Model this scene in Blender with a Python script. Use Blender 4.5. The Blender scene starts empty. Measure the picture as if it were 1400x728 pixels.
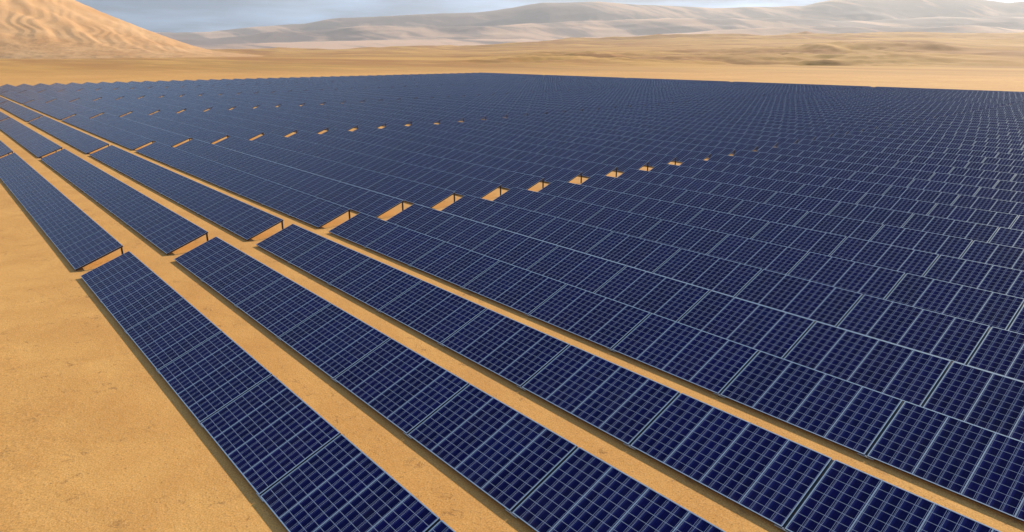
import bpy, math, random
import numpy as np
from mathutils import Vector

random.seed(11)
R = math.radians
scene = bpy.context.scene
col = scene.collection

# ------------------------------------------------------------------ camera
CAM_X, CAM_Y = 33.4944, -4.0863
LOW = 0.10                       # clearance of the low edge of every array
CAM_Z = 9.3489 + LOW
PITCH, YAW, FPX = 0.3078, 0.8552, 920.77
cam_d = bpy.data.cameras.new('camera')
cam = bpy.data.objects.new('camera', cam_d)
col.objects.link(cam)
cam_d.sensor_fit = 'HORIZONTAL'
cam_d.sensor_width = 36.0
cam_d.lens = FPX / 1400 * 36.0
cam_d.clip_start, cam_d.clip_end = 0.1, 60000
cam.location = (CAM_X, CAM_Y, CAM_Z)
cam.rotation_euler = (math.pi / 2 - PITCH, 0, YAW)
scene.camera = cam
CP, SP = math.cos(PITCH), math.sin(PITCH)
FX, FY = -math.sin(YAW), math.cos(YAW)          # horizontal view direction
RX, RY = math.cos(YAW), math.sin(YAW)           # to the right of it


def project(x, y, z):
    """photo pixel (1400 x 728) of a world point; only used to decide what can be left out"""
    dx, dy, dz = x - CAM_X, y - CAM_Y, z - CAM_Z
    d = dx * FX + dy * FY
    l = dx * RX + dy * RY
    f = d * CP - dz * SP
    if f < 0.2:
        return None
    return 700 + FPX * l / f, 364 - FPX * (d * SP + dz * CP) / f


# ------------------------------------------------------------------ light
SUN = Vector((-0.25, 2.1, 1.0)).normalized()
sun_d = bpy.data.lights.new('sun', 'SUN')
sun_d.energy = 4.4
sun_d.angle = R(0.53)
sun_d.color = (1.0, 0.90, 0.74)
sun = bpy.data.objects.new('sun', sun_d)
sun.rotation_euler = (-SUN).to_track_quat('-Z', 'Y').to_euler()
sun.location = (0, 0, 900)
col.objects.link(sun)

world = bpy.data.worlds.new('World')
scene.world = world
world.use_nodes = True
nt = world.node_tree
nt.nodes.clear()


def node(nt, kind, **kw):
    n = nt.nodes.new(kind)
    for k, v in kw.items():
        if k.startswith('i_'):
            key = k[2:]
            n.inputs[int(key) if key.isdigit() else key].default_value = v
        else:
            setattr(n, k, v)
    return n


sky = node(nt, 'ShaderNodeTexSky', sky_type='NISHITA', sun_disc=False)
sky.sun_elevation = math.asin(SUN.z)
sky.sun_rotation = math.atan2(SUN.x, SUN.y)
sky.air_density, sky.dust_density, sky.ozone_density = 1.2, 0.3, 1.2
tc = node(nt, 'ShaderNodeTexCoord')
mp = node(nt, 'ShaderNodeMapping')
mp.inputs['Scale'].default_value = (1.0, 1.0, 9.0)
nz = node(nt, 'ShaderNodeTexNoise', i_Scale=2.6, i_Detail=8.0, i_Roughness=0.6)
rp = node(nt, 'ShaderNodeMapRange', i_1=0.42, i_2=0.72, i_3=0.0, i_4=0.62)
rp.clamp = True
mx = node(nt, 'ShaderNodeMix', data_type='RGBA')
mx.inputs['B'].default_value = (1.75, 2.12, 2.45, 1)      # bright thin cloud
bg = node(nt, 'ShaderNodeBackground', i_Strength=0.15)
wo = node(nt, 'ShaderNodeOutputWorld')
up = node(nt, 'ShaderNodeVectorMath', operation='ADD')
up.inputs[1].default_value = (0, 0, 0.50)            # clear blue air low over the horizon
no = node(nt, 'ShaderNodeVectorMath', operation='NORMALIZE')
nt.links.new(tc.outputs['Generated'], up.inputs[0])
nt.links.new(up.outputs[0], no.inputs[0])
nt.links.new(no.outputs[0], sky.inputs['Vector'])
nt.links.new(tc.outputs['Generated'], mp.inputs['Vector'])
nt.links.new(mp.outputs['Vector'], nz.inputs['Vector'])
nt.links.new(nz.outputs['Fac'], rp.inputs[0])
nt.links.new(rp.outputs[0], mx.inputs['Factor'])
nt.links.new(sky.outputs[0], mx.inputs['A'])
# a dull band of far cloud low over the horizon, broken by the same noise
sz = node(nt, 'ShaderNodeSeparateXYZ')
lo = node(nt, 'ShaderNodeMapRange', interpolation_type='SMOOTHSTEP', i_1=0.02, i_2=0.22, i_3=0.66, i_4=1.0)
n2 = node(nt, 'ShaderNodeTexNoise', i_Scale=5.5, i_Detail=7.0, i_Roughness=0.55)
m2 = node(nt, 'ShaderNodeMapRange', i_1=0.40, i_2=0.66, i_3=0.74, i_4=1.5)
mu = node(nt, 'ShaderNodeMath', operation='MULTIPLY')
sc = node(nt, 'ShaderNodeVectorMath', operation='SCALE')
nt.links.new(tc.outputs['Generated'], sz.inputs[0])
nt.links.new(sz.outputs[2], lo.inputs[0])
nt.links.new(mp.outputs['Vector'], n2.inputs['Vector'])
nt.links.new(n2.outputs['Fac'], m2.inputs[0])
nt.links.new(lo.outputs[0], mu.inputs[0])
nt.links.new(m2.outputs[0], mu.inputs[1])
nt.links.new(mx.outputs['Result'], sc.inputs[0])
nt.links.new(mu.outputs[0], sc.inputs['Scale'])
nt.links.new(sc.outputs[0], bg.inputs[0])
nt.links.new(bg.outputs[0], wo.inputs[0])

vs = scene.view_settings
vs.view_transform, vs.look, vs.gamma, vs.use_curve_mapping = 'Standard', 'None', 1.0, False
vs.exposure = 0.64
scene.cycles.max_bounces = 6
scene.cycles.diffuse_bounces = 3
scene.cycles.glossy_bounces = 3
scene.cycles.volume_bounces = 0
scene.cycles.use_adaptive_sampling = False
scene.cycles.sample_clamp_indirect = 3.0
scene.cycles.use_denoising = True
scene.cycles.denoiser = 'OPENIMAGEDENOISE'
scene.cycles.denoising_input_passes = 'RGB_ALBEDO_NORMAL'
scene.cycles.denoising_prefilter = 'ACCURATE'
scene.render.film_transparent = False


# ------------------------------------------------------------------ materials
class M:
    """small helper to write node trees"""
    def __init__(self, name):
        self.m = bpy.data.materials.new(name)
        self.m.use_nodes = True
        self.nt = self.m.node_tree
        self.nt.nodes.clear()
        self.out = self.nt.nodes.new('ShaderNodeOutputMaterial')

    def n(self, kind, **kw):
        return node(self.nt, kind, **kw)

    def put(self, src, dst):
        if isinstance(src, (int, float)):
            dst.default_value = src
        elif isinstance(src, tuple):
            dst.default_value = src if len(src) == 4 or dst.type == 'VECTOR' else (*src, 1)
        else:
            self.nt.links.new(src, dst)

    def math(self, op, a, b=0.0, c=None):
        n = self.n('ShaderNodeMath', operation=op)
        self.put(a, n.inputs[0])
        self.put(b, n.inputs[1])
        if c is not None:
            self.put(c, n.inputs[2])
        return n.outputs[0]

    def rng(self, v, a, b, c=0.0, d=1.0, smooth=False):
        n = self.n('ShaderNodeMapRange', interpolation_type='SMOOTHSTEP' if smooth else 'LINEAR')
        n.clamp = True
        self.put(v, n.inputs[0])
        for i, x in enumerate((a, b, c, d)):
            self.put(x, n.inputs[i + 1])
        return n.outputs[0]

    def mix(self, f, a, b):
        n = self.n('ShaderNodeMix', data_type='RGBA')
        self.put(f, n.inputs['Factor'])
        self.put(a, n.inputs['A'])
        self.put(b, n.inputs['B'])
        return n.outputs['Result']

    def noise(self, vec, scale, detail=4.0, rough=0.55, dist=0.0):
        n = self.n('ShaderNodeTexNoise', i_Scale=scale, i_Detail=detail, i_Roughness=rough, i_Distortion=dist)
        if vec is not None:
            self.nt.links.new(vec, n.inputs['Vector'])
        return n.outputs['Fac']

    def bsdf(self, color, rough=0.5, metal=0.0, spec=0.5, normal=None, ior=None):
        b = self.n('ShaderNodeBsdfPrincipled')
        self.put(color, b.inputs['Base Color'])
        self.put(rough, b.inputs['Roughness'])
        self.put(metal, b.inputs['Metallic'])
        self.put(spec, b.inputs['Specular IOR Level'])
        if ior:
            b.inputs['IOR'].default_value = ior
        if normal is not None:
            self.nt.links.new(normal, b.inputs['Normal'])
        self.nt.links.new(b.outputs[0], self.out.inputs['Surface'])
        return b

    def bump(self, h, strength, dist):
        n = self.n('ShaderNodeBump', i_Strength=strength, i_Distance=dist)
        self.nt.links.new(h, n.inputs['Height'])
        return n.outputs[0]


def cells_material():
    """photovoltaic cells behind glass: 4 strings of 9 cells, ribbons with solder pads, fine finger lines"""
    a = M('solar_cells')
    uv = a.n('ShaderNodeUVMap').outputs[0]
    sp = a.n('ShaderNodeSeparateXYZ')
    a.nt.links.new(uv, sp.inputs[0])
    U, V = sp.outputs[0], sp.outputs[1]
    c = a.math('FRACT', a.math('MULTIPLY', U, 4.0))
    vr = a.math('MULTIPLY', V, 9.0)
    r = a.math('FRACT', vr)
    band = lambda x, lo, hi: a.math('MULTIPLY', a.math('GREATER_THAN', x, lo), a.math('LESS_THAN', x, hi))
    info = a.n('ShaderNodeObjectInfo')
    # every cell a slightly different blue
    cell = a.n('ShaderNodeCombineXYZ')
    a.put(a.math('FLOOR', a.math('MULTIPLY', U, 4.0)), cell.inputs[0])
    a.put(a.math('FLOOR', vr), cell.inputs[1])
    a.put(a.math('MULTIPLY', info.outputs['Random'], 57.0), cell.inputs[2])
    wn = a.n('ShaderNodeTexWhiteNoise', noise_dimensions='3D')
    a.nt.links.new(cell.outputs[0], wn.inputs['Vector'])
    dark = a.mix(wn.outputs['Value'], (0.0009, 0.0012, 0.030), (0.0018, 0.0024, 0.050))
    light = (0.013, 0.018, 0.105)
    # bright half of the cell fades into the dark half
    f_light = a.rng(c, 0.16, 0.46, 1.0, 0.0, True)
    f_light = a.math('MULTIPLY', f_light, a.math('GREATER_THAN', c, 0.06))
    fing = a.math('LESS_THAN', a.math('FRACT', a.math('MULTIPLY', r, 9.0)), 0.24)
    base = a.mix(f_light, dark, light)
    base = a.mix(a.math('MULTIPLY', fing, 0.28), base, (0.05, 0.065, 0.20))
    tint = a.n('ShaderNodeHueSaturation')
    a.put(base, tint.inputs['Color'])
    a.put(a.rng(info.outputs['Random'], 0.0, 1.0, 0.90, 1.12), tint.inputs['Value'])
    a.put(a.rng(a.math('FRACT', a.math('MULTIPLY', info.outputs['Random'], 13.0)), 0.0, 1.0, 0.497, 0.503), tint.inputs['Hue'])
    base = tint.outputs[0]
    # ribbons: a dotted one and a plain one per string, thin light line between the rows
    dots = a.math('MULTIPLY', band(c, 0.085, 0.135), a.math('LESS_THAN', a.math('FRACT', a.math('MULTIPLY', r, 7.0)), 0.55))
    plain = a.math('ADD', band(c, 0.88, 0.908), band(c, 0.018, 0.036))
    rowl = a.math('ADD', a.math('LESS_THAN', r, 0.021), a.math('GREATER_THAN', r, 0.979))
    edge = a.math('MULTIPLY', a.math('GREATER_THAN', c, 0.93), 0.0)
    lines = a.math('MINIMUM', a.math('ADD', a.math('ADD', dots, plain), a.math('ADD', rowl, edge)), 1.0)
    base = a.mix(a.math('MULTIPLY', lines, 0.88), base, (0.43, 0.47, 0.56))
    # a little wind-blown dust
    geo = a.n('ShaderNodeNewGeometry').outputs['Position']
    du = a.rng(a.noise(geo, 0.9, 5, 0.65), 0.50, 0.85, 0.0, 0.025)
    dl = a.math('MULTIPLY', a.rng(V, 0.0, 0.08, 0.04, 0.0, True), a.noise(geo, 6.0, 3))
    base = a.mix(a.math('ADD', du, dl), base, (0.42, 0.30, 0.18))
    ro = a.math('ADD', 0.13, a.math('MULTIPLY', a.noise(geo, 1.7, 3), 0.10))
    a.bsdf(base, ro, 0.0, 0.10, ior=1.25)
    return a.m


def metal_material(name, color, rough, metal, var=0.25, scale=9.0):
    a = M(name)
    geo = a.n('ShaderNodeNewGeometry').outputs['Position']
    f = a.noise(geo, scale, 5, 0.6)
    lo = tuple(x * (1 - var) for x in color)
    hi = tuple(min(1, x * (1 + var)) for x in color)
    a.bsdf(a.mix(f, lo, hi), a.rng(f, 0.3, 0.7, rough - 0.06, rough + 0.08), metal)
    return a.m


def sand_material():
    a = M('sand')
    pos = a.n('ShaderNodeNewGeometry').outputs['Position']
    big = a.noise(pos, 0.035, 5, 0.6)
    mid = a.noise(pos, 0.45, 6, 0.62, 0.4)
    fine = a.noise(pos, 7.0, 5, 0.7)
    grain = a.noise(pos, 26.0, 3, 0.7)
    c = a.mix(a.rng(big, 0.35, 0.65), (0.570, 0.272, 0.068), (0.660, 0.348, 0.098))
    c = a.mix(a.rng(mid, 0.36, 0.64, 0.0, 0.60), c, (0.485, 0.215, 0.050))
    # weathered crust patches, redder and darker
    mp = a.n('ShaderNodeMapping')
    mp.inputs['Scale'].default_value = (1.0, 1.0, 1.0)
    a.nt.links.new(pos, mp.inputs['Vector'])
    warp = a.noise(mp.outputs[0], 2.2, 8, 0.74, 0.9)
    patch = a.math('MULTIPLY', a.rng(warp, 0.575, 0.63), a.rng(a.noise(pos, 0.55, 3), 0.52, 0.60))
    c = a.mix(a.math('MULTIPLY', patch, 0.50), c, (0.20, 0.090, 0.035))
    c = a.mix(a.rng(fine, 0.30, 0.75, 0.0, 0.22), c, (0.76, 0.50, 0.23))
    g = a.rng(grain, 0.25, 0.75, -0.5, 0.5)
    hs = a.n('ShaderNodeHueSaturation')
    a.put(c, hs.inputs['Color'])
    a.put(a.math('ADD', 1.0, a.math('MULTIPLY', g, 0.75)), hs.inputs['Value'])
    c = hs.outputs[0]
    speck = a.rng(a.noise(pos, 14.0, 2, 0.5), 0.63, 0.70, 0.0, 0.55)
    c = a.mix(speck, c, (0.20, 0.095, 0.035))
    # gravel and desert scrub far beyond the field
    dn = a.n('ShaderNodeVectorMath', operation='DISTANCE')
    a.nt.links.new(pos, dn.inputs[0])
    dn.inputs[1].default_value = (CAM_X, CAM_Y, 0)
    D = dn.outputs['Value']
    far = a.rng(D, 330, 480)
    st = a.n('ShaderNodeMapping')
    st.inputs['Rotation'].default_value = (0, 0, -YAW)
    st.inputs['Scale'].default_value = (0.20, 1.0, 1.0)
    a.nt.links.new(pos, st.inputs['Vector'])
    s1 = a.noise(st.outputs[0], 0.030, 7, 0.66, 0.6)
    s2 = a.noise(st.outputs[0], 0.0042, 3, 0.5)
    scrub = a.math('MULTIPLY', a.rng(s1, 0.40, 0.53), a.rng(s2, 0.38, 0.52))
    scrub = a.math('MULTIPLY', scrub, a.math('MULTIPLY', far, a.rng(D, 1100, 1700, 1.0, 0.3)))
    c = a.mix(a.math('MULTIPLY', scrub, 0.85), c, (0.150, 0.086, 0.038))
    red = a.math('MULTIPLY', a.rng(a.noise(st.outputs[0], 0.009, 5, 0.6, 0.5), 0.42, 0.62, 0.0, 0.85), far)
    c = a.mix(a.math('MULTIPLY', far, 0.65), c, (0.56, 0.300, 0.070))
    c = a.mix(red, c, (0.36, 0.155, 0.042))
    h = a.math('ADD', a.math('MULTIPLY', mid, 0.5), a.math('ADD', a.math('MULTIPLY', fine, 0.12), a.math('MULTIPLY', grain, 0.02)))
    h = a.math('ADD', h, a.math('MULTIPLY', patch, -0.20))
    n = a.bump(h, 0.35, 0.25)
    a.bsdf(c, 0.95, 0.0, 0.15, n)
    return a.m


def dune_material():
    a = M('dune_sand')
    pos = a.n('ShaderNodeNewGeometry').outputs['Position']
    f = a.noise(pos, 0.012, 6, 0.6)
    c = a.mix(a.rng(f, 0.35, 0.65), (0.56, 0.295, 0.120), (0.66, 0.385, 0.180))
    sp = a.n('ShaderNodeSeparateXYZ')
    a.nt.links.new(pos, sp.inputs[0])
    low = a.rng(sp.outputs[2], 8, 60, 1.0, 0.0, True)
    scr = a.math('MULTIPLY', a.rng(a.noise(pos, 0.05, 6, 0.7), 0.46, 0.62), low)
    c = a.mix(a.math('MULTIPLY', scr, 0.45), c, (0.34, 0.17, 0.065))
    h = a.noise(pos, 0.10, 5, 0.6)
    a.bsdf(c, 0.95, 0.0, 0.1, a.bump(h, 0.25, 3.0))
    return a.m


def hill_material():
    a = M('hill_lit_sand_shaded_rock')
    g = a.n('ShaderNodeNewGeometry')
    pos = g.outputs['Position']
    st = a.n('ShaderNodeMapping')
    st.inputs['Rotation'].default_value = (0, 0, -YAW)
    st.inputs['Scale'].default_value = (0.16, 1.0, 1.0)
    a.nt.links.new(pos, st.inputs['Vector'])
    f = a.noise(st.outputs[0], 0.0030, 6, 0.55, 0.3)
    dn = a.n('ShaderNodeVectorMath', operation='DISTANCE')
    a.nt.links.new(pos, dn.inputs[0])
    dn.inputs[1].default_value = (CAM_X, CAM_Y, 0)
    shaded_rock = a.rng(a.math('ADD', f, a.rng(dn.outputs['Value'], 4200, 7600, -0.10, 0.06)), 0.41, 0.56, 0.0, 1.0, True)
    c = a.mix(shaded_rock, (0.68, 0.43, 0.285), (0.275, 0.198, 0.168))  # sunlit pink on sand and shaded grey on rock, put into the colour
    a.bsdf(c, 0.95, 0.0, 0.1, a.bump(a.noise(pos, 0.01, 5), 0.2, 20.0))
    return a.m


MAT_CELL = cells_material()
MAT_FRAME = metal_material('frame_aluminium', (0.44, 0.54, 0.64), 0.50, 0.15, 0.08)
MAT_BACK = metal_material('white_backsheet', (0.55, 0.55, 0.53), 0.6, 0.0, 0.06)
MAT_BROWN = metal_material('brown_painted_steel', (0.085, 0.042, 0.026), 0.6, 0.1, 0.35)
MAT_DARK = metal_material('dark_steel', (0.045, 0.032, 0.028), 0.55, 0.2, 0.35)
MAT_GREY = metal_material('grey_steel_beam', (0.030, 0.042, 0.055), 0.5, 0.2, 0.2)
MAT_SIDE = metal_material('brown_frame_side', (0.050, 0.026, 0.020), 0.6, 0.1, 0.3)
MAT_ZINC = metal_material('galvanised_steel', (0.60, 0.60, 0.58), 0.45, 0.3, 0.12)
MAT_SAND = sand_material()
MAT_DUNE = dune_material()
MAT_HILL = hill_material()


# ------------------------------------------------------------------ terrain
def lattice(ix, iy, seed):
    h = (ix.astype(np.int64) * 374761393 + iy.astype(np.int64) * 668265263 + seed * 974634777) & 0xFFFFFFFF
    h = ((h ^ (h >> 13)) * 1274126177) & 0xFFFFFFFF
    return ((h ^ (h >> 16)) & 0xFFFF) / 65535.0


def vnoise(x, y, seed):
    ix, iy = np.floor(x), np.floor(y)
    fx, fy = x - ix, y - iy
    fx = fx * fx * fx * (fx * (fx * 6 - 15) + 10)
    fy = fy * fy * fy * (fy * (fy * 6 - 15) + 10)
    a, b = lattice(ix, iy, seed), lattice(ix + 1, iy, seed)
    c, d = lattice(ix, iy + 1, seed), lattice(ix + 1, iy + 1, seed)
    return (a + (b - a) * fx) * (1 - fy) + (c + (d - c) * fx) * fy


def fbm(x, y, seed, octv=5, gain=0.5, ridged=False):
    s, amp, tot = 0.0, 1.0, 0.0
    for o in range(octv):
        v = vnoise(x * 2.03 ** o + 17.3 * o, y * 2.03 ** o - 9.1 * o, seed + o)
        if ridged:
            v = 1 - np.abs(2 * v - 1)
        s = s + amp * v
        tot += amp
        amp *= gain
    return s / tot


def sstep(x, a, b):
    t = np.clip((x - a) / (b - a), 0, 1)
    return t * t * (3 - 2 * t)


def rise(y, D):
    """height at forward distance D of a slope seen under the sight angle of photo row y"""
    t = (364.0 - y) / FPX
    return CAM_Z + D * (t * CP - SP) / (CP + t * SP)


def height_sheet(name, az, rad, hfun, mat, label=None):
    """polar height field centred under the viewpoint"""
    A, Q = np.meshgrid(az, rad, indexing='ij')
    D, L = Q * np.cos(A), Q * np.sin(A)
    X = CAM_X + D * FX + L * RX
    Y = CAM_Y + D * FY + L * RY
    w = np.where(D > 1, 700 + FPX * L / (np.maximum(D, 1) * CP), np.where(L > 0, 9000, -9000))
    Z = hfun(w, D, L, Q, X, Y)
    na, nr = A.shape
    me = bpy.data.meshes.new(name)
    co = np.stack([X, Y, Z], -1).reshape(-1, 3)
    i = np.arange(na - 1)[:, None] * nr + np.arange(nr - 1)[None, :]
    f = np.stack([i, i + 1, i + nr + 1, i + nr], -1).reshape(-1, 4)
    # az grows to the right: keep the faces looking up
    f = f[:, ::-1]
    f = f[:, ::-1]
    me.vertices.add(len(co))
    me.vertices.foreach_set('co', co.ravel().astype(np.float32))
    me.loops.add(f.size)
    me.loops.foreach_set('vertex_index', f.ravel().astype(np.int32))
    me.polygons.add(len(f))
    me.polygons.foreach_set('loop_start', np.arange(0, f.size, 4, dtype=np.int32))
    me.polygons.foreach_set('loop_total', np.full(len(f), 4, dtype=np.int32))
    me.polygons.foreach_set('use_smooth', np.ones(len(f), dtype=bool))
    me.update(calc_edges=True)
    me.validate()
    me.materials.append(mat)
    o = bpy.data.objects.new(name, me)
    col.objects.link(o)
    o['kind'] = 'structure'
    if label:
        o['label'] = label
    return o


W_K = [-900, 0, 300, 600, 800, 1000, 1200, 1400, 2300]
D_K = [330, 430, 560, 760, 1050, 1500, 2200, 3200]
# sight angle (photo row) of the sand surface at each distance, for each column
Y_K = {
    -900: [None, None, None, None, None, 77.5, 75.4, 73.0],
    0:    [None, None, None, None, None, 77.5, 75.0, 72.0],
    300:  [None, None, None, None, 80.0, 76.5, 73.0, 69.5],
    600:  [None, None, 88.0, 82.5, 77.5, 74.0, 69.5, 66.0],
    800:  [None, None, 87.0, 79.5, 73.0, 70.5, 62.0, 55.0],
    1000: [None, None, 87.0, 78.5, 71.0, 67.0, 57.0, 48.0],
    1200: [None, None, 88.0, 79.0, 70.5, 63.0, 54.0, 47.0],
    1400: [None, 95.0, 88.0, 79.0, 70.0, 62.0, 53.0, 47.0],
    2300: [None, 95.0, 88.0, 79.0, 70.0, 62.0, 53.0, 47.0],
}
H_TAB = np.array([[0.0 if y is None else max(0.0, float(rise(y, d))) for y, d in zip(Y_K[w], D_K)] for w in W_K])


def profile(w, D):
    wi = np.clip(np.interp(w, W_K, np.arange(len(W_K))), 0, len(W_K) - 1)
    di = np.interp(np.log(np.maximum(D, 1)), np.log(D_K), np.arange(len(D_K)))
    a, b = np.floor(wi).astype(int), np.floor(di).astype(int)
    a, b = np.minimum(a, len(W_K) - 2), np.minimum(b, len(D_K) - 2)
    u, v = wi - a, di - b
    u = u * u * (3 - 2 * u)
    return (H_TAB[a, b] * (1 - u) + H_TAB[a + 1, b] * u) * (1 - v) + (H_TAB[a, b + 1] * (1 - u) + H_TAB[a + 1, b + 1] * u) * v


def ground_h(w, D, L, Q, X, Y):
    h = np.where(D > 300, profile(w, D), 0.0)
    Dc = np.maximum(D, 0)
    amp = sstep(Dc, 360, 620)
    n0 = fbm(L / 420 + 0.4 * Dc / 160, Dc / 150, 14, 2, 0.4)
    n1 = fbm(L / 170 + 0.15 * Dc / 170, Dc / 85, 3, 4, 0.5, True)
    n2 = fbm(L / 40 + Dc / 60, Dc / 24, 9, 4, 0.55)
    n3 = fbm(L / 620, Dc / 330, 21, 4, 0.5, True)
    patch = sstep(w, 540, 760) * (1 - sstep(w, 1200, 1420)) * sstep(Dc, 420, 540) * (1 - sstep(Dc, 1000, 1300))
    h = h + amp * ((n0 - 0.5) * 24 * sstep(w, 760, 1150) * sstep(Dc, 420, 620) * (1 - sstep(Dc, 1400, 1900)) + (n1 - 0.6) * (1.5 + 1.5 * sstep(w, 820, 1150)) + patch * ((n2 - 0.5) * 7.0 + (n1 - 0.6) * 9.0))
    h = h + sstep(Dc, 1000, 1900) * (n3 - 0.6) * (20 + 22 * sstep(Dc, 1800, 3000))
    h = h * (1 - sstep(Q, 3300, 4400))                       # runs on flat below the hills
    # very soft swells of the open sand beside the arrays
    d_edge = np.maximum(np.maximum(-Y - 1.2, 0), 0)
    h = h + (fbm(X / 6.0, Y / 6.0, 40, 3) - 0.5) * 0.07 * sstep(d_edge, 0, 4) * (1 - sstep(Q, 60, 160))
    return h


fine_az = np.radians(np.arange(-46, 46.01, 0.115))
az = np.concatenate([np.radians(np.arange(-180, -46, 2.0)), fine_az, np.radians(np.arange(47, 181, 2.0))])
az[-1] = math.pi
rad = np.concatenate([[0.02], np.geomspace(2, 300, 150), np.geomspace(305, 3600, 330), np.geomspace(3700, 16000, 22)])
height_sheet('ground', az, rad, ground_h, MAT_SAND, 'flat ochre desert sand running back into low rippled dunes')

# the high dune on the left
CR_W = [-700, -420, -260, -120, 0, 60, 115, 150, 200, 235, 265, 290, 330, 380]
CR_Y = [74, 20, -40, -62, -52, -27, 0, 17, 38.5, 52, 62.5, 69, 73.5, 77]


def dune_h(w, D, L, Q, X, Y):
    crest = np.interp(w, CR_W, CR_Y)
    DC = 1500 + 60 * np.sin(w / 90.0)
    H = rise(crest, DC)
    base = 1010 + 0.12 * np.clip(w, 0, 400)
    t = np.clip((D - base) / (DC - base), 0, 1)
    front = 0.15 * t + 0.85 * t ** 1.35
    t2 = np.clip((2200 - D) / (2200 - DC), 0, 1)
    shape = np.where(D < DC, front, t2 * t2 * (3 - 2 * t2))
    h = H * shape
    # slip-face flutes running down the slope to the right
    warp = (fbm(L / 260, D / 260, 5, 2) - 0.5)
    ph = (L + 0.95 * (D - base)) / 76.0 + warp * 3.0 + 0.55 * vnoise(L / 70, D / 90, 15)
    k = np.floor(ph)
    fr = ph - k
    own = 0.35 + 0.65 * lattice(k, k * 0, 12)
    ridge = np.where(fr < 0.68, fr / 0.68, (1 - fr) / 0.32)          # long windward, short lee side
    ridge = ridge * ridge * (3 - 2 * ridge)
    ph2 = (L + 0.6 * (D - base)) / 21.0 + warp * 7 + 2.0 * vnoise(L / 60, D / 70, 6)
    r2 = 1 - np.abs(2 * (ph2 - np.floor(ph2)) - 1)
    amp = np.minimum(H, 120) / 120 * sstep(t, 0.12, 0.45) * (1 - 0.8 * sstep(t, 0.88, 1.0)) * (D < DC)
    h = h + amp * ((ridge * own - 0.35) * 6.5 * (0.45 + 0.9 * fbm(L / 130, D / 160, 19, 2)) + (r2 - 0.5) * 1.1)
    lowb = sstep(t, 0.0, 0.06) * (1 - sstep(t, 0.25, 0.5)) * (H > 8)
    h = h + lowb * (fbm(L / 34, D / 26, 71, 4, 0.55, True) - 0.6) * 1.6
    return h - 2.5 * (1 - sstep(h, 0, 6)) - 0.5


height_sheet('dune', np.radians(np.arange(-56, -17.0, 0.07)), np.concatenate([np.linspace(960, 1580, 190), np.linspace(1590, 2250, 40)]),
             dune_h, MAT_DUNE, 'tall golden sand dune with slip-face ridges rising on the left')

# distant hill ranges
FW = [-900, 100, 200, 240, 290, 350, 420, 470, 510, 550, 600, 650, 700, 740, 815, 870, 930, 970, 1040, 1090, 1125, 1180, 1240, 1310, 1365, 1400, 1600, 2300]
FY_ = [52, 46, 45.5, 46.5, 45, 38, 33, 25, 23.5, 21.5, 19, 17.5, 11, 5, 3, 8.5, 9, 12.5, 11.5, 11, 3, -4, -6, -4, 2.5, -2, 6, 30]
MW = [-900, 200, 300, 420, 520, 600, 700, 800, 900, 1000, 1100, 1250, 1400, 2300]
MY = [62, 55, 53, 44, 39, 42, 36, 30, 30, 27, 28, 24, 22, 34]
NW = [-900, 200, 350, 480, 560, 660, 760, 900, 1000, 1150, 1300, 1400, 2300]
NY = [66, 62, 58, 55, 52, 49, 46, 41, 42, 38, 36, 37, 40]


def hills_h(w, D, L, Q, X, Y):
    h = np.zeros_like(D)
    for cw, cy, dc, s, sd in ((FW, FY_, 8600, 900, 51), (MW, MY, 6500, 650, 61), (NW, NY, 4900, 520, 66)):
        line = dc + (fbm(L / 2600, L * 0 + 3.1, sd, 3) - 0.5) * 900
        H = rise(np.interp(w, cw, cy), dc)
        H = H * (1 + 0.0 * L)
        g = np.exp(-((D - line) / np.where(D < line, s * 1.15, s)) ** 2)
        h = np.maximum(h, H * g)
    rel = fbm(L / 900, D / 600, 77, 5, 0.5, True) - 0.62
    rel2 = fbm(L / 2600 + 3, D / 1500, 83, 4, 0.5, True) - 0.62
    m = sstep(h, 10, 160)
    h = h + m * (rel * 38 + rel2 * 110) * (1 - 0.55 * sstep(D, 7600, 8600))
    return h - 30 * (1 - sstep(D, 3500, 4100)) - 30 * sstep(D, 9800, 10500)


height_sheet('hills', np.radians(np.arange(-52, 52.01, 0.13)), np.concatenate([np.linspace(3500, 9300, 230), np.linspace(9400, 10600, 14)]),
             hills_h, MAT_HILL, 'hazy grey and pink desert hills along the horizon')

# the dusty air
bm_v = [(-1, -1, 0), (1, -1, 0), (1, 1, 0), (-1, 1, 0), (-1, -1, 1), (1, -1, 1), (1, 1, 1), (-1, 1, 1)]
me = bpy.data.meshes.new('haze')
HZ = 9600
me.from_pydata([(CAM_X + x * HZ, CAM_Y + y * HZ, -34 if z == 0 else 860) for x, y, z in bm_v], [],
               [(0, 3, 2, 1), (4, 5, 6, 7), (0, 1, 5, 4), (1, 2, 6, 5), (2, 3, 7, 6), (3, 0, 4, 7)])
hz = M('dusty_air')
pv = hz.n('ShaderNodeVolumePrincipled')
pv.inputs['Color'].default_value = (0.94, 0.93, 0.92, 1)
pv.inputs['Density'].default_value = 0.000058
pv.inputs['Anisotropy'].default_value = 0.3
hz.nt.links.new(pv.outputs[0], hz.out.inputs['Volume'])
me.materials.append(hz.m)
haze = bpy.data.objects.new('haze', me)
haze['kind'] = 'stuff'
haze['label'] = 'pale dusty haze over the whole desert'
col.objects.link(haze)

# ------------------------------------------------------------------ solar arrays
WH, WZ, GG, PITCH_T = 2.0371, 0.751, 0.0631, 41.59
SL = math.hypot(WH, WZ)
TILT = math.atan2(WZ, WH)
N_MOD = 40
L_T = N_MOD + GG * (N_MOD // 4 - 1)
CT, ST = math.cos(TILT), math.sin(TILT)


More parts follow.
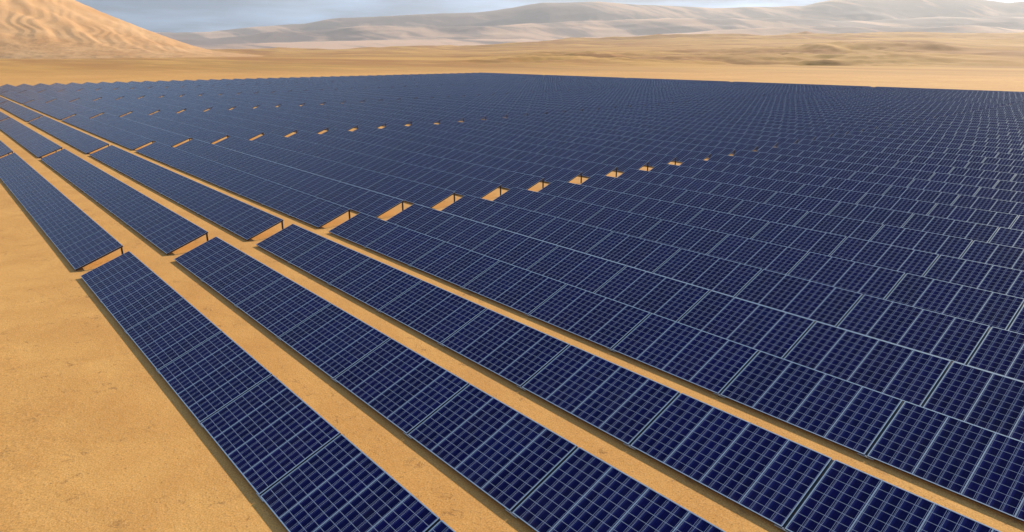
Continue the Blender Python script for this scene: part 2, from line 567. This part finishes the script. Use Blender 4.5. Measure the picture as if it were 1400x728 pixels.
class MB:
    """collects quads with a material slot each and optional uv"""
    def __init__(self):
        self.v, self.f, self.s, self.uv = [], [], [], {}

    def quad(self, pts, slot=0, uv=None):
        b = len(self.v)
        self.v += [tuple(p) for p in pts]
        if uv:
            self.uv[len(self.f)] = uv
        self.f.append((b, b + 1, b + 2, b + 3))
        self.s.append(slot)

    def box(self, x0, x1, y0, y1, z0, z1, slot=0, fn=lambda p: p):
        P = [fn((x, y, z)) for z in (z0, z1) for y in (y0, y1) for x in (x0, x1)]
        for q in ((0, 2, 3, 1), (4, 5, 7, 6), (0, 1, 5, 4), (2, 6, 7, 3), (0, 4, 6, 2), (1, 3, 7, 5)):
            self.quad([P[i] for i in q], slot)

    def mesh(self, name, mats):
        me = bpy.data.meshes.new(name)
        me.from_pydata(self.v, [], self.f)
        me.polygons.foreach_set('material_index', self.s)
        if self.uv:
            ul = me.uv_layers.new(name='UVMap')
            for p in me.polygons:
                uv = self.uv.get(p.index)
                if uv:
                    for li, c in zip(p.loop_indices, uv):
                        ul.data[li].uv = c
        for m in mats:
            me.materials.append(m)
        me.update()
        return me


FR, FRE, FRY = 0.0095, 0.021, 0.024
GAPM, TH, LIP = 0.002, 0.034, 0.004


def add_laminate(mb, fn, s_top, s_back):
    x0, x1, y0, y1 = GAPM + FR, 1 - GAPM - FR, FR, SL - FR
    mb.quad([fn(p) for p in ((x0, y0, 0), (x1, y0, 0), (x1, y1, 0), (x0, y1, 0))], s_top, [(0, 0), (1, 0), (1, 1), (0, 1)])
    mb.quad([fn(p) for p in ((x0, y0, -0.008), (x0, y1, -0.008), (x1, y1, -0.008), (x1, y0, -0.008))], s_back)


def add_frame(mb, fn, slot, side, wl=FR, wr=FR):
    o = [(GAPM, 0), (1 - GAPM, 0), (1 - GAPM, SL), (GAPM, SL)]
    i = [(GAPM + wl, FRY), (1 - GAPM - wr, FRY), (1 - GAPM - wr, SL - FRY), (GAPM + wl, SL - FRY)]
    for k in range(4):
        a, b, c, d = o[k], o[(k + 1) % 4], i[(k + 1) % 4], i[k]
        mb.quad([fn((*a, LIP)), fn((*b, LIP)), fn((*c, LIP)), fn((*d, LIP))], slot)
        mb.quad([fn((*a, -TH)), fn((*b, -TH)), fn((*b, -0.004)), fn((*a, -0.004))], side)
        mb.quad([fn((*a, -0.004)), fn((*b, -0.004)), fn((*b, LIP)), fn((*a, LIP))], slot)
        mb.quad([fn((*d, LIP)), fn((*c, LIP)), fn((*c, -TH)), fn((*d, -TH))], slot)
        mb.quad([fn((*a, -TH)), fn((*d, -TH)), fn((*c, -TH)), fn((*b, -TH))], side)


def slope(p):
    """panel plane (x along the row, y up the slope, z off the glass) to array space"""
    x, y, z = p
    return (x, y * CT - z * ST, LOW + y * ST + z * CT)


ident = lambda p: p
mod_x = [i + GG * (i // 4) for i in range(N_MOD)]
post_x = [0.045] + [mod_x[4 * k] - GG / 2 for k in range(1, 10)] + [L_T - 0.045]

mb = MB(); add_laminate(mb, ident, 0, 1)
ME_GLASS = mb.mesh('solar_panel', [MAT_CELL, MAT_BACK])
ENDS = {0: (FRE, FR), 1: (FR, FR), 2: (FR, FR), 3: (FR, FRE)}       # place in the block of four
ME_FRAME, ME_PANEL = {}, {}
for e, (wl, wr) in ENDS.items():
    mb = MB(); add_frame(mb, ident, 0, 1, wl, wr)
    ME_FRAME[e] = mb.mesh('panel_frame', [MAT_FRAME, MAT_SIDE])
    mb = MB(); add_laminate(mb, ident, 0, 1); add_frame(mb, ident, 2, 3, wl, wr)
    ME_PANEL[e] = mb.mesh('solar_panel_framed', [MAT_CELL, MAT_BACK, MAT_FRAME, MAT_SIDE])


def rail_box(mb, y, slot=0):
    mb.box(0.085, L_T - 0.085, y - 0.03, y + 0.03, -TH - 0.052, -TH - 0.002, slot, slope)


def beam_box(mb, x, slot=0, fn=slope):
    mb.box(x - 0.034, x + 0.034, 0.012, SL - 0.008, -TH - 0.048, -TH - 0.002, slot, fn)


def rear_post_box(mb, x, slot=0):
    y = WH - 0.02
    mb.box(x - 0.036, x + 0.036, y - 0.072, y, -0.30, LOW + WZ - 0.075, slot)


def front_foot_box(mb, x, slot=0):
    mb.box(x - 0.025, x + 0.025, 0.52, 0.57, -0.25, LOW + 0.54 * ST - 0.085, slot)


def bracket_box(mb, x, slot=0):
    # galvanised end clamp under the low edge, at the joint of two panel blocks
    mb.box(x - 0.19, x + 0.19, -0.022, 0.010, -TH - 0.012, -TH - 0.003, slot, slope)
    mb.box(x - 0.016, x + 0.016, -0.012, 0.005, -TH - 0.003, 0.000, slot, slope)


ME_RAIL = {}
for y in (0.45, 1.68):
    mb = MB(); rail_box(mb, y); ME_RAIL[y] = mb.mesh('rail', [MAT_BROWN])
mb = MB(); beam_box(mb, 0.0, 0, ident); ME_BEAM = mb.mesh('beam', [MAT_BROWN])
mb = MB(); mb.box(-0.052, 0.052, 0.004, SL - 0.004, -TH - 0.095, -TH - 0.004, 0); ME_JOINT = mb.mesh('beam', [MAT_GREY])
mb = MB(); rear_post_box(mb, 0.0); ME_POST = mb.mesh('post', [MAT_DARK])
mb = MB(); front_foot_box(mb, 0.0); ME_FOOT = mb.mesh('foot', [MAT_DARK])
mb = MB(); bracket_box(mb, 0.0); ME_CLAMP = mb.mesh('clamp', [MAT_ZINC])
mb = MB()
for i, x in enumerate(mod_x):
    fn = lambda p, x=x: slope((p[0] + x, p[1], p[2]))
    add_laminate(mb, fn, 0, 1)
    add_frame(mb, fn, 2, 6, *ENDS[i % 4])
for y in ME_RAIL:
    rail_box(mb, y, 3)
for x in post_x:
    if x in (post_x[0], post_x[-1]):
        beam_box(mb, x, 3)
    else:
        mb.box(x - 0.052, x + 0.052, 0.004, SL - 0.004, -TH - 0.095, -TH - 0.004, 5, slope)
    rear_post_box(mb, x, 4)
    if post_x[0] < x < post_x[-1]:
        front_foot_box(mb, x, 4)
ME_FAR = mb.mesh('solar_array', [MAT_CELL, MAT_BACK, MAT_FRAME, MAT_BROWN, MAT_DARK, MAT_GREY, MAT_SIDE])


def part(name, me, parent, loc=(0, 0, 0), rot=None):
    o = bpy.data.objects.new(name, me)
    col.objects.link(o)
    o.parent = parent
    o.location = loc
    if rot:
        o.rotation_euler = rot
    return o


def near_array(detail):
    """Empty at the base of the far-left low corner > panels (> frame), rails, beams, posts, feet, clamps"""
    root = bpy.data.objects.new('solar_array', None)
    col.objects.link(root)
    for i, x in enumerate(mod_x):
        p = part('solar_panel', ME_GLASS if detail else ME_PANEL[i % 4], root, (x, 0, LOW), (TILT, 0, 0))
        if detail:
            part('frame', ME_FRAME[i % 4], p)
    for y in ME_RAIL:
        part('rail', ME_RAIL[y], root)
    for x in post_x:
        part('beam', ME_BEAM if x in (post_x[0], post_x[-1]) else ME_JOINT, root, (x, 0, LOW), (TILT, 0, 0))
        part('post', ME_POST, root, (x, 0, 0))
        if detail and post_x[0] < x < post_x[-1]:
            part('foot', ME_FOOT, root, (x, 0, 0))
    if detail:
        for x in post_x[1:-1]:
            part('clamp', ME_CLAMP, root, (x, 0, 0))
    return root


def copy_tree(o, parent=None):
    c = o.copy()
    col.objects.link(c)
    if parent:
        c.parent = parent
    for ch in o.children:
        copy_tree(ch, c)
    return c


# row positions (v of the low edge) and the sideways offset of each block of four rows
N_ROWS = 48
row_v = [0.0, 3.8327, 7.7424, 11.7335]
for k in range(4, N_ROWS):
    row_v.append(11.7335 + (k - 3) * 3.9256 - 0.36 * max(0.0, 1 - max(0, k - 12) / 12.0))
rnd = random.Random(5)
block_u = [0.0, 0.0, 0.15, 0.95, 0.95, 0.95] + [0.9, 0.8, 0.7, 0.2, 0.35, 0.4]
block_u[11] = 0.4

ONES = 'zeroth first second third fourth fifth sixth seventh eighth ninth tenth eleventh twelfth thirteenth fourteenth fifteenth sixteenth seventeenth eighteenth nineteenth'.split()


def ordinal(n):
    if n < 20:
        return ONES[n]
    t, o = divmod(n, 10)
    tens = {2: 'twent', 3: 'thirt', 4: 'fort'}[t]
    return tens + 'ieth' if o == 0 else tens + 'y-' + ONES[o]


tables = []                                    # (row, column, x, y, scale, distance, seen)
for k in range(N_ROWS):
    for t in range(6):
        x = block_u[k // 4] if t == 0 else block_u[k // 4] - PITCH_T * t
        sc = 1.0 if t == 0 else 40.36 / L_T
        if t == 0 and k >= 12:
            x -= 0.70                          # a narrower gap from here back
        if k >= 4:
            x += rnd.uniform(-0.06, 0.06)
        seen = False
        for s in np.linspace(0, L_T * sc, 21):
            for yy, zz in ((0, LOW), (WH, LOW + WZ)):
                q = project(x + s, row_v[k] + yy, zz)
                if q and -220 < q[0] < 1400 and 0 < q[1] < 728:
                    seen = True
        d = min(math.hypot(x + s - CAM_X, row_v[k] - CAM_Y) for s in np.linspace(0, L_T * sc, 21))
        if seen:
            tables.append((k, t, x, row_v[k], sc, d))

per_row = {}
for k, t, *_ in tables:
    per_row.setdefault(k, []).append(t)
protos = {}
for k, t, x, y, sc, d in tables:
    kind = 'near' if d < 46 else 'mid' if d < 105 else 'far'
    if kind == 'far':
        o = bpy.data.objects.new('solar_array', ME_FAR)
        col.objects.link(o)
    elif kind not in protos:
        o = protos[kind] = near_array(kind == 'near')
    else:
        o = copy_tree(protos[kind])
    o.location = (x, y, 0)
    o.scale = (sc, 1, 1)
    n_in_row = len(per_row[k])
    i = sorted(per_row[k]).index(t)
    if k == 0:
        rp_ = 'front row beside the open sand'
    elif k == N_ROWS - 1:
        rp_ = 'rearmost row against the open desert'
    elif k <= 3:
        rp_ = '%s row from the open sand' % ordinal(k + 1)
    else:
        rp_ = '%s row from the open sand' % ordinal(k + 1)
    if i == 0:
        tp = 'nearest array of the'
    elif i == n_in_row - 1 and k > 3:
        tp = 'far end array of the'
    else:
        tp = '%s array along the' % ordinal(i + 1)
    o['label'] = 'blue solar panels, ' + tp + ' ' + rp_
    o['category'] = 'solar array'
    o['group'] = 'rows of solar arrays on the sand'
print('arrays', len(tables), 'objects', len(bpy.data.objects))
